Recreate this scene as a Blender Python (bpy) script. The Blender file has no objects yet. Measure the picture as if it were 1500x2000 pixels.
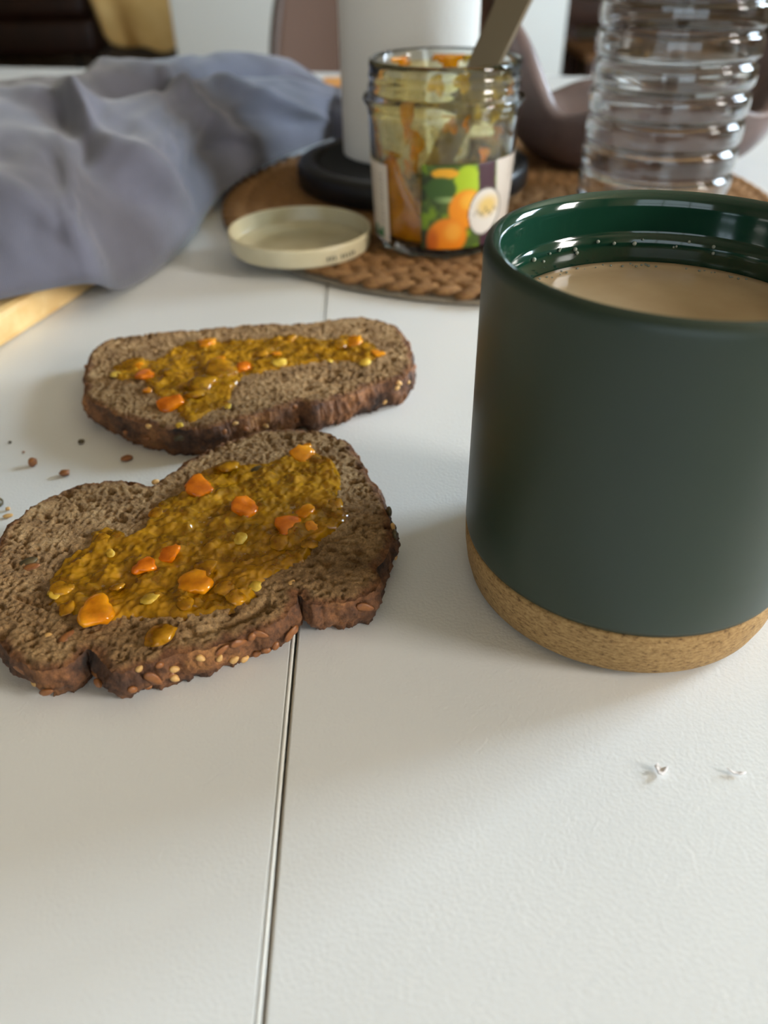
import bpy, bmesh, math, random
import numpy as np
from mathutils import Vector, Matrix
random.seed(7); rng = np.random.default_rng(7)
SC = bpy.context.scene
COL = SC.collection

# ------------------------------------------------------------------ camera
FPX, PITCH, ROLL, CAMH = 1500.0, math.radians(37.56), math.radians(-0.857), 0.1488
_fw = np.array([0, math.cos(PITCH), -math.sin(PITCH)]); _rt0 = np.array([1., 0, 0]); _up0 = np.cross(_rt0, _fw)
_rt = math.cos(ROLL)*_rt0 + math.sin(ROLL)*_up0; _up = -math.sin(ROLL)*_rt0 + math.cos(ROLL)*_up0
_C = np.array([0, 0, CAMH])
def ray(u, v): return _fw + _rt*(u-750)/FPX - _up*(v-1000)/FPX
def on_z(u, v, z=0.0):                       # photo pixel -> point on the level z
    d = ray(u, v); return _C + d*(z-_C[2])/d[2]
def on_y(u, v, y):                           # photo pixel -> point on the upright plane y
    d = ray(u, v); return _C + d*(y/d[1])
def proj(P):
    d = np.asarray(P, float)-_C; w = d@_fw
    return np.stack([750+FPX*(d@_rt)/w, 1000-FPX*(d@_up)/w], -1)
cd = bpy.data.cameras.new('camera'); cam = bpy.data.objects.new('camera', cd); COL.objects.link(cam)
cd.sensor_fit = 'HORIZONTAL'; cd.sensor_width = 36.0; cd.lens = 36.0*FPX/1500.0
cam.matrix_world = Matrix((( _rt[0], _up[0], -_fw[0], _C[0]), (_rt[1], _up[1], -_fw[1], _C[1]), (_rt[2], _up[2], -_fw[2], _C[2]), (0, 0, 0, 1)))
cd.clip_start = 0.01; cd.clip_end = 60
cd.dof.use_dof = True; cd.dof.focus_distance = 0.205; cd.dof.aperture_fstop = 13.0
SC.camera = cam

# ------------------------------------------------------------------ world, exposure
SC.view_settings.view_transform = 'Standard'; SC.view_settings.look = 'None'
SC.view_settings.gamma = 1.0; SC.view_settings.use_curve_mapping = False
SC.view_settings.exposure = 0.05
W = bpy.data.worlds.new('sky'); SC.world = W; W.use_nodes = True
W.node_tree.nodes['Background'].inputs[0].default_value = (0.75, 0.85, 1.0, 1)
W.node_tree.nodes['Background'].inputs[1].default_value = 0.6
SC.cycles.use_light_tree = False; SC.cycles.max_bounces = 9; SC.cycles.diffuse_bounces = 3; SC.cycles.glossy_bounces = 4; SC.cycles.transmission_bounces = 9; SC.cycles.transparent_max_bounces = 12
SC.cycles.blur_glossy = 0.5; SC.cycles.adaptive_threshold = 0.03; SC.cycles.sample_clamp_indirect = 6.0

# window daylight: (strength, colour) of the sky behind each window's panes
SKY_COOL = (54.0, (0.70, 0.86, 1.0))          # window facing the table
SKY_WARM = (40.0, (1.0, 0.96, 0.90))         # narrow window with the low sun on it
SKY_REAR = (2.2, (0.76, 0.90, 1.0))          # window at the viewer's back

# ------------------------------------------------------------------ helpers
def lin(c): return tuple(((x/255.)/12.92 if x/255. <= .04045 else ((x/255.+.055)/1.055)**2.4) for x in c)
def new_obj(name, data, parent=None):
    o = bpy.data.objects.new(name, data); COL.objects.link(o)
    if parent is not None: o.parent = parent
    return o
def tag(o, label=None, cat=None, group=None, kind=None):
    if label: o['label'] = label
    if cat: o['category'] = cat
    if group: o['group'] = group
    if kind: o['kind'] = kind
    return o
def thing(name, label, cat, loc=(0, 0, 0), rz=0.0, group=None):
    o = new_obj(name, None); o.location = loc; o.rotation_euler = (0, 0, rz); o.empty_display_size = .02
    return tag(o, label, cat, group)
def mesh(name, V, F, mat=None, smooth=True):
    me = bpy.data.meshes.new(name); me.from_pydata([tuple(map(float, v)) for v in V], [], [tuple(map(int, f)) for f in F]); me.update()
    if mat is not None: me.materials.append(mat)
    if smooth: me.polygons.foreach_set('use_smooth', [True]*len(me.polygons))
    return me
def obj(name, V, F, mat=None, parent=None, smooth=True, loc=None):
    o = new_obj(name, mesh(name, V, F, mat, smooth), parent)
    if loc is not None: o.location = loc
    return o
def lathe(prof, seg=96, cap0=False, cap1=False):
    V = []; F = []; n = len(prof)
    for i in range(seg):
        a = 2*math.pi*i/seg; c, s = math.cos(a), math.sin(a)
        V += [(r*c, r*s, z) for r, z in prof]
    for i in range(seg):
        j = (i+1) % seg
        for k in range(n-1): F.append((i*n+k, j*n+k, j*n+k+1, i*n+k+1))
    if cap0: F.append(tuple(i*n for i in range(seg))[::-1])
    if cap1: F.append(tuple(i*n+n-1 for i in range(seg)))
    return V, F
def boxm(x0, x1, y0, y1, z0, z1, bev=0.0, seg=2):
    bm = bmesh.new(); bmesh.ops.create_cube(bm, size=1)
    for v in bm.verts:
        v.co = Vector((x0 if v.co.x < 0 else x1, y0 if v.co.y < 0 else y1, z0 if v.co.z < 0 else z1))
    if bev > 0: bmesh.ops.bevel(bm, geom=bm.edges[:], offset=bev, segments=seg, affect='EDGES', profile=.5)
    return bm
def box(name, x0, x1, y0, y1, z0, z1, mat, parent=None, bev=0.0, seg=2):
    bm = boxm(x0, x1, y0, y1, z0, z1, bev, seg); me = bpy.data.meshes.new(name); bm.to_mesh(me); bm.free()
    me.materials.append(mat)
    if bev > 0: me.polygons.foreach_set('use_smooth', [True]*len(me.polygons))
    o = new_obj(name, me, parent)
    return o
def prism(name, poly, z0, z1, mat, parent=None, bev=0.0):
    bm = bmesh.new(); vs = [bm.verts.new((p[0], p[1], z0)) for p in poly]; f = bm.faces.new(vs)
    if f.normal.z > 0: pass
    r = bmesh.ops.extrude_face_region(bm, geom=[f])
    bmesh.ops.translate(bm, verts=[e for e in r['geom'] if isinstance(e, bmesh.types.BMVert)], vec=(0, 0, z1-z0))
    bmesh.ops.recalc_face_normals(bm, faces=bm.faces[:])
    if bev > 0: bmesh.ops.bevel(bm, geom=bm.edges[:], offset=bev, segments=2, affect='EDGES', profile=.5)
    me = bpy.data.meshes.new(name); bm.to_mesh(me); bm.free(); me.materials.append(mat)
    return new_obj(name, me, parent)
def tube(name, pts, r, mat, parent=None, seg=12):
    V = []; F = []; pts = [Vector(p) for p in pts]; n = len(pts)
    rs = r if isinstance(r, (list, tuple)) else [r]*n
    for i, p in enumerate(pts):
        t = (pts[min(i+1, n-1)]-pts[max(i-1, 0)]).normalized(); a = t.orthogonal().normalized()
        if i and a.dot(pa) < 0: a = -a
        a = (pa - t*pa.dot(t)).normalized() if i else a
        pa = a; b = t.cross(a)
        for k in range(seg):
            th = 2*math.pi*k/seg; V.append(p + (a*math.cos(th)+b*math.sin(th))*rs[i])
    for i in range(n-1):
        for k in range(seg):
            F.append((i*seg+k, i*seg+(k+1) % seg, (i+1)*seg+(k+1) % seg, (i+1)*seg+k))
    F.append(tuple(range(seg))[::-1]); F.append(tuple((n-1)*seg+k for k in range(seg)))
    return obj(name, V, F, mat, parent)
def ico(sub=2):
    bm = bmesh.new(); bmesh.ops.create_icosphere(bm, subdivisions=sub, radius=1.0)
    V = np.array([v.co[:] for v in bm.verts]); F = [[v.index for v in f.verts] for f in bm.faces]; bm.free(); return V, F
def _h(ix, iy, s):
    n = (ix*374761393 + iy*668265263 + s*1442695041) & 0xffffffff
    n = ((n ^ (n >> 13))*1274126177) & 0xffffffff
    return ((n ^ (n >> 16)) & 0xffff)/65535.0
def vnoise(x, y, s=0):
    x = np.asarray(x, float); y = np.asarray(y, float)
    ix = np.floor(x).astype(np.int64); iy = np.floor(y).astype(np.int64); fx = x-ix; fy = y-iy
    fx = fx*fx*fx*(fx*(fx*6-15)+10); fy = fy*fy*fy*(fy*(fy*6-15)+10)
    a = _h(ix, iy, s); b = _h(ix+1, iy, s); c = _h(ix, iy+1, s); d = _h(ix+1, iy+1, s)
    return ((a*(1-fx)+b*fx)*(1-fy)+(c*(1-fx)+d*fx)*fy)*2-1
def fbm(x, y, s=0, o=4):
    t = 0; a = 1.; n = 0
    for k in range(o): t = t+a*vnoise(x*2**k+17.3*k, y*2**k-9.1*k, s+k); n += a; a *= .5
    return t/n
def sstep(a, b, x):
    t = np.clip((x-a)/(b-a), 0, 1); return t*t*(3-2*t)
def catmull(P, n=8, closed=True):
    P = np.asarray(P, float); m = len(P); out = []
    rngi = range(m) if closed else range(m-1)
    for i in rngi:
        p = [P[(i+k) % m] if closed else P[min(max(i+k, 0), m-1)] for k in (-1, 0, 1, 2)]
        for t in np.linspace(0, 1, n, endpoint=False):
            out.append(.5*((2*p[1])+(-p[0]+p[2])*t+(2*p[0]-5*p[1]+4*p[2]-p[3])*t*t+(-p[0]+3*p[1]-3*p[2]+p[3])*t**3))
    if not closed: out.append(P[-1])
    return np.array(out)
def inside(poly, pts):
    x, y = pts[:, 0], pts[:, 1]; r = np.zeros(len(pts), bool); n = len(poly)
    for i in range(n):
        (x0, y0), (x1, y1) = poly[i], poly[(i+1) % n]
        c = ((y0 > y) != (y1 > y)); xi = x0+(y-y0)/(y1-y0+1e-15)*(x1-x0); r ^= c & (x < xi)
    return r
def edge_dist(poly, pts):                    # distance to the outline, and the nearest outline point
    a = np.asarray(poly); b = np.roll(a, -1, 0); best = np.full(len(pts), 1e9); near = np.zeros_like(pts)
    for p, q in zip(a, b):
        d = q-p; t = np.clip(((pts-p)@d)/(d@d+1e-18), 0, 1); c = p+t[:, None]*d
        dd = np.hypot(*(pts-c).T); m = dd < best; best[m] = dd[m]; near[m] = c[m]
    return best, near
def grid_fill(poly, h):                      # fine quad mesh filling an outline, rim vertices snapped onto it
    poly = np.asarray(poly); lo = poly.min(0)-h; hi = poly.max(0)+h
    nx = int((hi[0]-lo[0])/h)+2; ny = int((hi[1]-lo[1])/h)+2
    gx, gy = np.meshgrid(lo[0]+h*np.arange(nx), lo[1]+h*np.arange(ny), indexing='ij')
    cc = np.stack([(gx[:-1, :-1]+h/2).ravel(), (gy[:-1, :-1]+h/2).ravel()], -1)
    cin = inside(poly, cc).reshape(nx-1, ny-1)
    idx = -np.ones((nx, ny), int); used = np.zeros((nx, ny), bool); cnt = np.zeros((nx, ny), int)
    for a in (0, 1):
        for b in (0, 1): used[a:nx-1+a, b:ny-1+b] |= cin; cnt[a:nx-1+a, b:ny-1+b] += cin
    idx[used] = np.arange(used.sum()); P = np.stack([gx[used], gy[used]], -1); rim = cnt[used] < 4
    I, J = np.nonzero(cin)
    F = np.stack([idx[I, J], idx[I+1, J], idx[I+1, J+1], idx[I, J+1]], -1)
    d, near = edge_dist(poly, P); P[rim] = near[rim]; d[rim] = 0
    # ordered rim loops from edges used once
    from collections import defaultdict
    ec = {}
    for f in F.tolist():
        for k in range(4):
            e = (f[k], f[(k+1) % 4]); r = (e[1], e[0])
            if r in ec: del ec[r]
            else: ec[e] = 1
    nxt = defaultdict(list)
    for a, b in ec: nxt[a].append(b)
    loops = []
    while nxt:
        s = next(iter(nxt)); L = [s]; c = s
        while True:
            n = nxt[c].pop()
            if not nxt[c]: del nxt[c]
            if n == s: break
            L.append(n); c = n
            if c not in nxt: break
        loops.append(L)
    loops.sort(key=len, reverse=True)
    return P, F, d, loops[0]
def set_attr(me, name, vals):
    at = me.attributes.new(name, 'FLOAT', 'POINT'); at.data.foreach_set('value', np.asarray(vals, np.float32))
def set_col(me, name, cols):
    at = me.color_attributes.new(name, 'FLOAT_COLOR', 'POINT')
    at.data.foreach_set('color', np.c_[cols, np.ones(len(cols))].astype(np.float32).ravel())

# ------------------------------------------------------------------ materials
def nt(name):
    m = bpy.data.materials.new(name); m.use_nodes = True; t = m.node_tree; return m, t, t.nodes['Principled BSDF']
def noise(t, scale, detail=4, rough=.55, stretch=None, dist=0.0):
    tc = t.nodes.new('ShaderNodeTexCoord'); n = t.nodes.new('ShaderNodeTexNoise')
    n.inputs['Scale'].default_value = scale; n.inputs['Detail'].default_value = detail; n.inputs['Roughness'].default_value = rough; n.inputs['Distortion'].default_value = dist
    if stretch:
        mp = t.nodes.new('ShaderNodeMapping'); mp.inputs['Scale'].default_value = stretch
        t.links.new(tc.outputs['Object'], mp.inputs[0]); t.links.new(mp.outputs[0], n.inputs['Vector'])
    else: t.links.new(tc.outputs['Object'], n.inputs['Vector'])
    return n.outputs['Fac']
def ramp(t, fac, stops):
    r = t.nodes.new('ShaderNodeValToRGB'); e = r.color_ramp.elements
    while len(e) < len(stops): e.new(.5)
    for k, (p, c) in enumerate(stops): e[k].position = p; e[k].color = (*c, 1)
    t.links.new(fac, r.inputs[0]); return r.outputs[0]
def bump(t, b, fac, strength, dist=.001):
    n = t.nodes.new('ShaderNodeBump'); n.inputs['Strength'].default_value = strength; n.inputs['Distance'].default_value = dist
    t.links.new(fac, n.inputs['Height']); t.links.new(n.outputs[0], b.inputs['Normal']); return n
def mixc(t, fac, a, b):
    m = t.nodes.new('ShaderNodeMix'); m.data_type = 'RGBA'
    for s, k in ((fac, 0), (a, 6), (b, 7)):
        if hasattr(s, 'links') or isinstance(s, bpy.types.NodeSocket): t.links.new(s, m.inputs[k])
        else: m.inputs[k].default_value = s if k == 0 else (*s, 1)
    return m.outputs[2]
def plain(name, c, rough=.5, c2=None, scale=30, bst=0, bsc=200, bdist=.001, metal=0, stretch=None, coat=0, sheen=0, spec=.5, detail=4, stops=(.35, .65)):
    m, t, b = nt(name)
    b.inputs['Base Color'].default_value = (*lin(c), 1); b.inputs['Roughness'].default_value = rough; b.inputs['Metallic'].default_value = metal
    b.inputs['Specular IOR Level'].default_value = spec; b.inputs['Coat Weight'].default_value = coat; b.inputs['Coat Roughness'].default_value = .05
    if sheen: b.inputs['Sheen Weight'].default_value = sheen; b.inputs['Sheen Roughness'].default_value = .4
    if c2: t.links.new(ramp(t, noise(t, scale, detail, stretch=stretch), [(stops[0], lin(c)), (stops[1], lin(c2))]), b.inputs['Base Color'])
    if bst: bump(t, b, noise(t, bsc, 5, stretch=stretch), bst, bdist)
    return m

M = {}
def build_materials():
    M['floor'] = plain('floor_wood', (118, 96, 74), .45, (96, 76, 58), 3, stretch=(1, 12, 1))
    M['wall'] = plain('wall_paint', (178, 160, 132), .9)
    M['ceil'] = plain('ceiling_boards', (188, 170, 140), .9)
    M['frame'] = plain('window_paint', (226, 224, 218), .5)
    # tabletop: white laminate with a fine leather grain
    m, t, b = nt('white_laminate'); b.inputs['Roughness'].default_value = .42
    t.links.new(ramp(t, noise(t, 9, 1), [(.3, lin((221, 222, 221))), (.7, lin((228, 229, 228)))]), b.inputs['Base Color'])
    bump(t, b, noise(t, 1150, 1), .30, .0003)
    M['table'] = m
    M['edge'] = plain('white_edge_band', (232, 231, 226), .35)
    M['core'] = plain('table_side', (168, 156, 138), .7, (140, 128, 110), 120)
    M['legs'] = plain('table_leg_paint', (214, 211, 204), .5)
    # bread
    m, t, b = nt('bread_crumb'); b.inputs['Roughness'].default_value = .85
    c1 = ramp(t, noise(t, 90, 6, .65), [(.25, lin((112, 82, 50))), (.5, lin((166, 130, 86))), (.78, lin((212, 178, 130)))])
    at = t.nodes.new('ShaderNodeAttribute'); at.attribute_name = 'rim'
    c2 = ramp(t, noise(t, 260, 4), [(.3, lin((88, 52, 30))), (.7, lin((150, 100, 58)))])
    c4 = ramp(t, noise(t, 1100, 5, .75), [(.30, (.40, .37, .34)), (.52, (1, 1, 1)), (.72, (1.5, 1.48, 1.42))])
    ml = t.nodes.new('ShaderNodeMix'); ml.data_type = 'RGBA'; ml.blend_type = 'MULTIPLY'; ml.inputs[0].default_value = 1
    t.links.new(mixc(t, at.outputs['Fac'], c1, c2), ml.inputs[6]); t.links.new(c4, ml.inputs[7]); t.links.new(ml.outputs[2], b.inputs['Base Color'])
    bump(t, b, noise(t, 1700, 5, .75), .9, .0008); M['crumb'] = m
    m, t, b = nt('bread_crust'); b.inputs['Roughness'].default_value = .7
    c1 = ramp(t, noise(t, 75, 5, .6), [(.34, lin((38, 27, 22))), (.46, lin((92, 60, 38))), (.6, lin((138, 92, 54))), (.75, lin((184, 130, 74)))])
    c3 = ramp(t, noise(t, 900, 4, .7), [(.3, (.45, .42, .4)), (.7, (1.25, 1.2, 1.15))])
    mm = t.nodes.new('ShaderNodeMix'); mm.data_type = 'RGBA'; mm.blend_type = 'MULTIPLY'; mm.inputs[0].default_value = 1
    t.links.new(c1, mm.inputs[6]); t.links.new(c3, mm.inputs[7]); t.links.new(mm.outputs[2], b.inputs['Base Color'])
    bump(t, b, noise(t, 1100, 5, .7), .7, .0006); M['crust'] = m
    M['marm'] = jelly('marmalade', (210, 150, 16), (230, 166, 28), .46)
    M['peel'] = jelly('orange_peel', (240, 142, 8), (250, 168, 24), .85)
    M['peel_deep'] = jelly('deep_orange_peel', (228, 112, 6), (240, 134, 12), .85)
    M['smear'] = jelly('marmalade_smear', (226, 158, 12), (236, 150, 10), .70)
    M['pulp'] = jelly('yellow_pulp', (232, 184, 44), (240, 206, 92), .72)
    M['seed'] = plain('seed_pale', (214, 172, 106), .45, (190, 140, 80), 500)
    M['seed_brown'] = plain('seed_brown', (150, 96, 50), .45, (118, 70, 38), 500)
    M['seed_dark'] = plain('seed_dark', (66, 56, 38), .4, (90, 76, 46), 500)
    # mug
    m, t, b = nt('green_ceramic'); b.inputs['Base Color'].default_value = (*lin((36, 51, 39)), 1); b.inputs['Roughness'].default_value = .42
    M['mug_out'] = m
    m, t, b = nt('green_glaze'); b.inputs['Base Color'].default_value = (*lin((20, 54, 40)), 1); b.inputs['Roughness'].default_value = .10; b.inputs['Coat Weight'].default_value = .4
    M['mug_in'] = m
    m, t, b = nt('cork'); b.inputs['Roughness'].default_value = .8
    t.links.new(ramp(t, noise(t, 620, 4, .7, stretch=(1, 1, 2.2)), [(.30, lin((86, 60, 32))), (.46, lin((154, 120, 72))), (.7, lin((184, 150, 98)))]), b.inputs['Base Color'])
    bump(t, b, noise(t, 900, 4, .7), .5, .0005); M['cork'] = m
    M['coffee'] = plain('milky_coffee', (190, 166, 134), .16, (200, 178, 146), 40)
    M['foam'] = plain('foam_bubble', (150, 158, 148), .08, coat=1)
    # glass things
    m, t, b = nt('jar_glass'); b.inputs['Base Color'].default_value = (.97, 1, .97, 1); b.inputs['Transmission Weight'].default_value = 1; b.inputs['Roughness'].default_value = .01; b.inputs['IOR'].default_value = 1.48
    M['glass'] = m
    m, t, b = nt('clear_plastic'); b.inputs['Base Color'].default_value = (.985, .99, .99, 1); b.inputs['Transmission Weight'].default_value = 1; b.inputs['Roughness'].default_value = .015; b.inputs['IOR'].default_value = 1.45
    M['pet'] = m
    m, t, b = nt('water'); b.inputs['Base Color'].default_value = (.99, 1, 1, 1); b.inputs['Transmission Weight'].default_value = 1; b.inputs['Roughness'].default_value = 0.0; b.inputs['IOR'].default_value = 1.333
    M['water'] = m
    m, t, b = nt('printed_label'); b.inputs['Roughness'].default_value = .4
    at = t.nodes.new('ShaderNodeVertexColor'); at.layer_name = 'print'; t.links.new(at.outputs[0], b.inputs['Base Color']); M['label'] = m
    # film of marmalade left on the glass
    m, t, b = nt('marmalade_film'); out = t.nodes['Material Output']
    b.inputs['Base Color'].default_value = (*lin((236, 200, 84)), 1); b.inputs['Roughness'].default_value = .3
    tr = t.nodes.new('ShaderNodeBsdfTransparent'); tr.inputs[0].default_value = (1, .95, .70, 1); mx = t.nodes.new('ShaderNodeMixShader')
    rr = t.nodes.new('ShaderNodeMapRange'); rr.inputs[1].default_value = .42; rr.inputs[2].default_value = .75; rr.inputs[3].default_value = 0; rr.inputs[4].default_value = .55
    t.links.new(noise(t, 130, 4, .6), rr.inputs[0]); t.links.new(rr.outputs[0], mx.inputs[0]); t.links.new(tr.outputs[0], mx.inputs[1]); t.links.new(b.outputs[0], mx.inputs[2]); t.links.new(mx.outputs[0], out.inputs[0])
    M['film'] = m
    # cloth, wood, others
    m, t, b = nt('blue_grey_linen'); b.inputs['Roughness'].default_value = .9; b.inputs['Sheen Weight'].default_value = .35
    t.links.new(ramp(t, noise(t, 26, 4), [(.3, lin((84, 84, 95))), (.7, lin((100, 100, 114)))]), b.inputs['Base Color'])
    wv = t.nodes.new('ShaderNodeTexWave'); wv.inputs['Scale'].default_value = 420; wv.inputs['Distortion'].default_value = 3; tc = t.nodes.new('ShaderNodeTexCoord'); t.links.new(tc.outputs['Object'], wv.inputs[0])
    bump(t, b, wv.outputs['Fac'], .25, .0004); M['linen'] = m
    M['board'] = plain('pale_wood', (210, 170, 108), .55, (230, 200, 142), 22, stretch=(9, 1, 3), bst=.1, bsc=90)
    M['jute'] = plain('jute', (176, 130, 76), .85, (112, 74, 38), 420, bst=.8, bsc=900, stretch=(1, 6, 6), bdist=.0008)
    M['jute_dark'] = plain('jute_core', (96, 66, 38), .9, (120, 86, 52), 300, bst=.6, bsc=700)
    M['felt'] = plain('mat_backing', (160, 150, 134), .9, (138, 128, 112), 600, bst=.6, bsc=1200)
    M['lid'] = plain('cream_lacquer', (214, 204, 172), .35, (200, 188, 152), 40)
    M['lid_in'] = plain('lid_lining', (196, 188, 158), .3, (184, 174, 140), 60)
    M['ink'] = plain('dark_ink', (60, 56, 52), .6)
    M['paper'] = plain('tissue_paper', (236, 232, 224), .95, bst=.5, bsc=420, bdist=.0008)
    M['tube'] = plain('card_core', (170, 146, 112), .9)
    M['black'] = plain('black_plastic', (22, 22, 23), .38)
    M['black_rib'] = plain('black_rubber', (26, 26, 26), .7)
    M['steel'] = plain('brushed_steel', (146, 138, 122), .34, metal=1)
    M['mauve'] = plain('mauve_stoneware', (112, 94, 90), .34, (88, 74, 72), 30)
    M['weave'] = plain('brown_weave', (92, 68, 54), .8, bst=.5, bsc=260, bdist=.003)
    M['chair_metal'] = plain('dark_brown_metal', (74, 56, 46), .45)
    M['sidewhite'] = plain('white_lacquer', (216, 217, 212), .6)
    M['leather'] = plain('dark_brown_leather', (62, 34, 20), .45, (48, 26, 16), 8, bst=.2, bsc=40, bdist=.004)
    M['throw'] = plain('tan_throw', (236, 198, 130), .95, (216, 174, 104), 7)
    M['armchair'] = plain('taupe_fabric', (104, 92, 78), .9)
    M['darkwood'] = plain('dark_wood', (82, 48, 30), .5, (58, 34, 22), 8, stretch=(1, 8, 8))
    M['midwood'] = plain('oiled_wood', (150, 108, 68), .5, (128, 88, 52), 8, stretch=(1, 8, 8))
    M['dark_metal'] = plain('black_metal', (24, 22, 20), .4)
    M['cap'] = plain('white_cap', (232, 234, 236), .4)
    M['honey'] = plain('honey_wood', (232, 170, 96), .6, (214, 148, 78), 60)
    M['shred'] = plain('white_paper_scrap', (238, 232, 230), .9)
def jelly(name, c1, c2, opaque):
    m, t, b = nt(name); out = t.nodes['Material Output']
    b.inputs['Roughness'].default_value = .10; b.inputs['Specular IOR Level'].default_value = .6
    col = ramp(t, noise(t, 140, 4), [(.35, lin(c1)), (.65, lin(c2))]); t.links.new(col, b.inputs['Base Color'])
    b.inputs['Subsurface Weight'].default_value = .0; b.inputs['Subsurface Radius'].default_value = (1, .4, .06); b.inputs['Subsurface Scale'].default_value = .0025
    bump(t, b, noise(t, 520, 2), .18, .0006)
    tr = t.nodes.new('ShaderNodeBsdfTransparent'); t.links.new(col, tr.inputs[0])
    gl = t.nodes.new('ShaderNodeBsdfGlossy'); gl.inputs['Roughness'].default_value = .12
    fr = t.nodes.new('ShaderNodeFresnel'); fr.inputs[0].default_value = 1.42
    m1 = t.nodes.new('ShaderNodeMixShader'); t.links.new(fr.outputs[0], m1.inputs[0]); t.links.new(tr.outputs[0], m1.inputs[1]); t.links.new(gl.outputs[0], m1.inputs[2])
    mx = t.nodes.new('ShaderNodeMixShader'); rr = t.nodes.new('ShaderNodeMapRange'); rr.inputs[1].default_value = .3; rr.inputs[2].default_value = .7
    rr.inputs[3].default_value = max(0, opaque-.3); rr.inputs[4].default_value = min(1, opaque+.22)
    t.links.new(noise(t, 200, 4), rr.inputs[0]); t.links.new(rr.outputs[0], mx.inputs[0]); t.links.new(m1.outputs[0], mx.inputs[1]); t.links.new(b.outputs[0], mx.inputs[2]); t.links.new(mx.outputs[0], out.inputs[0])
    return m
def sky_pane(name, strength, c):
    m, t, b = nt(name); b.inputs['Base Color'].default_value = (.02, .02, .02, 1)
    b.inputs['Emission Color'].default_value = (*c, 1); b.inputs['Emission Strength'].default_value = strength; return m
build_materials()

# ------------------------------------------------------------------ the room (table top is z = 0)
FZ = -0.74; X0, X1, Y0, Y1, CZ = -3.6, 2.2, -2.4, 8.2, 1.75
def st(o): o['kind'] = 'structure'; return o
fl = st(box('floor', X0-.1, X1+.1, Y0-.1, Y1+.1, FZ-.1, FZ, M['floor']))
st(box('ceiling', X0-.1, X1+.1, Y0-.1, Y1+.1, CZ, CZ+.1, M['ceil']))
st(box('wall_back', X0-.1, X1+.1, Y1, Y1+.1, FZ, CZ, M['wall']))
st(box('wall_left', X0-.1, X0, Y0, Y1, FZ, CZ, M['wall']))
def wall_with_holes(name, axis, at, a0, a1, holes):      # a wall slab with window openings, joined from its solid pieces
    bm = bmesh.new(); cuts = sorted(holes); cur = a0; pieces = []
    for (h0, h1, z0, z1) in cuts:
        pieces += [(cur, h0, FZ, CZ), (h0, h1, FZ, z0), (h0, h1, z1, CZ)]; cur = h1
    pieces.append((cur, a1, FZ, CZ)); V = []; F = []
    for (p0, p1, z0, z1) in pieces:
        i = len(V); lo, hi = (at, at+.12) if axis == 'x' else (at-.12, at)
        for zz in (z0, z1):
            for (s, d) in ((p0, lo), (p1, lo), (p1, hi), (p0, hi)):
                V.append((d, s, zz) if axis == 'x' else (s, d, zz))
        F += [(i, i+1, i+5, i+4), (i+1, i+2, i+6, i+5), (i+2, i+3, i+7, i+6), (i+3, i, i+4, i+7), (i, i+3, i+2, i+1), (i+4, i+5, i+6, i+7)]
    return st(obj(name, V, F, M['wall'], smooth=False))
WIN = [('x', X1, (.62, 1.56, .42, 1.36), SKY_COOL, 2, 2), ('x', X1, (-1.00, -.26, .36, 1.36), SKY_WARM, 1, 2), ('y', Y0, (-1.7, .9, -.15, 1.35), SKY_REAR, 3, 2)]
wall_with_holes('wall_right', 'x', X1, Y0, Y1, [w[2] for w in WIN if w[0] == 'x'])
wall_with_holes('wall_front', 'y', Y0, X0, X1, [w[2] for w in WIN if w[0] == 'y'])
for k, (ax, at, (a0, a1, z0, z1), (stg, c), nc, nr) in enumerate(WIN):
    w = st(new_obj('window_%d' % (k+1), None)); s = 1 if ax == 'x' else -1
    pm = sky_pane('bright_sky_pane_%d' % (k+1), stg, c)
    def bb(nm, b0, b1, zz0, zz1, d0, d1, mt):
        lo, hi = sorted((at+s*d0, at+s*d1))
        return box(nm, lo, hi, b0, b1, zz0, zz1, mt, w) if ax == 'x' else box(nm, b0, b1, lo, hi, zz0, zz1, mt, w)
    t = .05
    for (b0, b1, q0, q1) in ((a0, a0+t, z0, z1), (a1-t, a1, z0, z1), (a0+t, a1-t, z0, z0+t), (a0+t, a1-t, z1-t, z1)): bb('window_frame', b0, b1, q0, q1, .0, .06, M['frame'])
    cw = (a1-a0-2*t)/nc; rh = (z1-z0-2*t)/nr
    for i in range(nc):
        for j in range(nr): bb('pane', a0+t+i*cw+.02, a0+t+(i+1)*cw-.02, z0+t+j*rh+.02, z0+t+(j+1)*rh-.02, .05, .056, pm)
    for i in range(nc+1): bb('muntin', max(a0+t, a0+t+i*cw-.022), min(a1-t, a0+t+i*cw+.022), z0+t, z1-t, .015, .058, M['frame'])
    for j in range(nr+1): bb('muntin', a0+t, a1-t, max(z0+t, z0+t+j*rh-.022), min(z1-t, z0+t+j*rh+.022), .02, .058, M['frame'])
st(box('baseboard_back', X0, X1, Y1-.02, Y1, FZ, FZ+.09, M['frame']))

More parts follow.
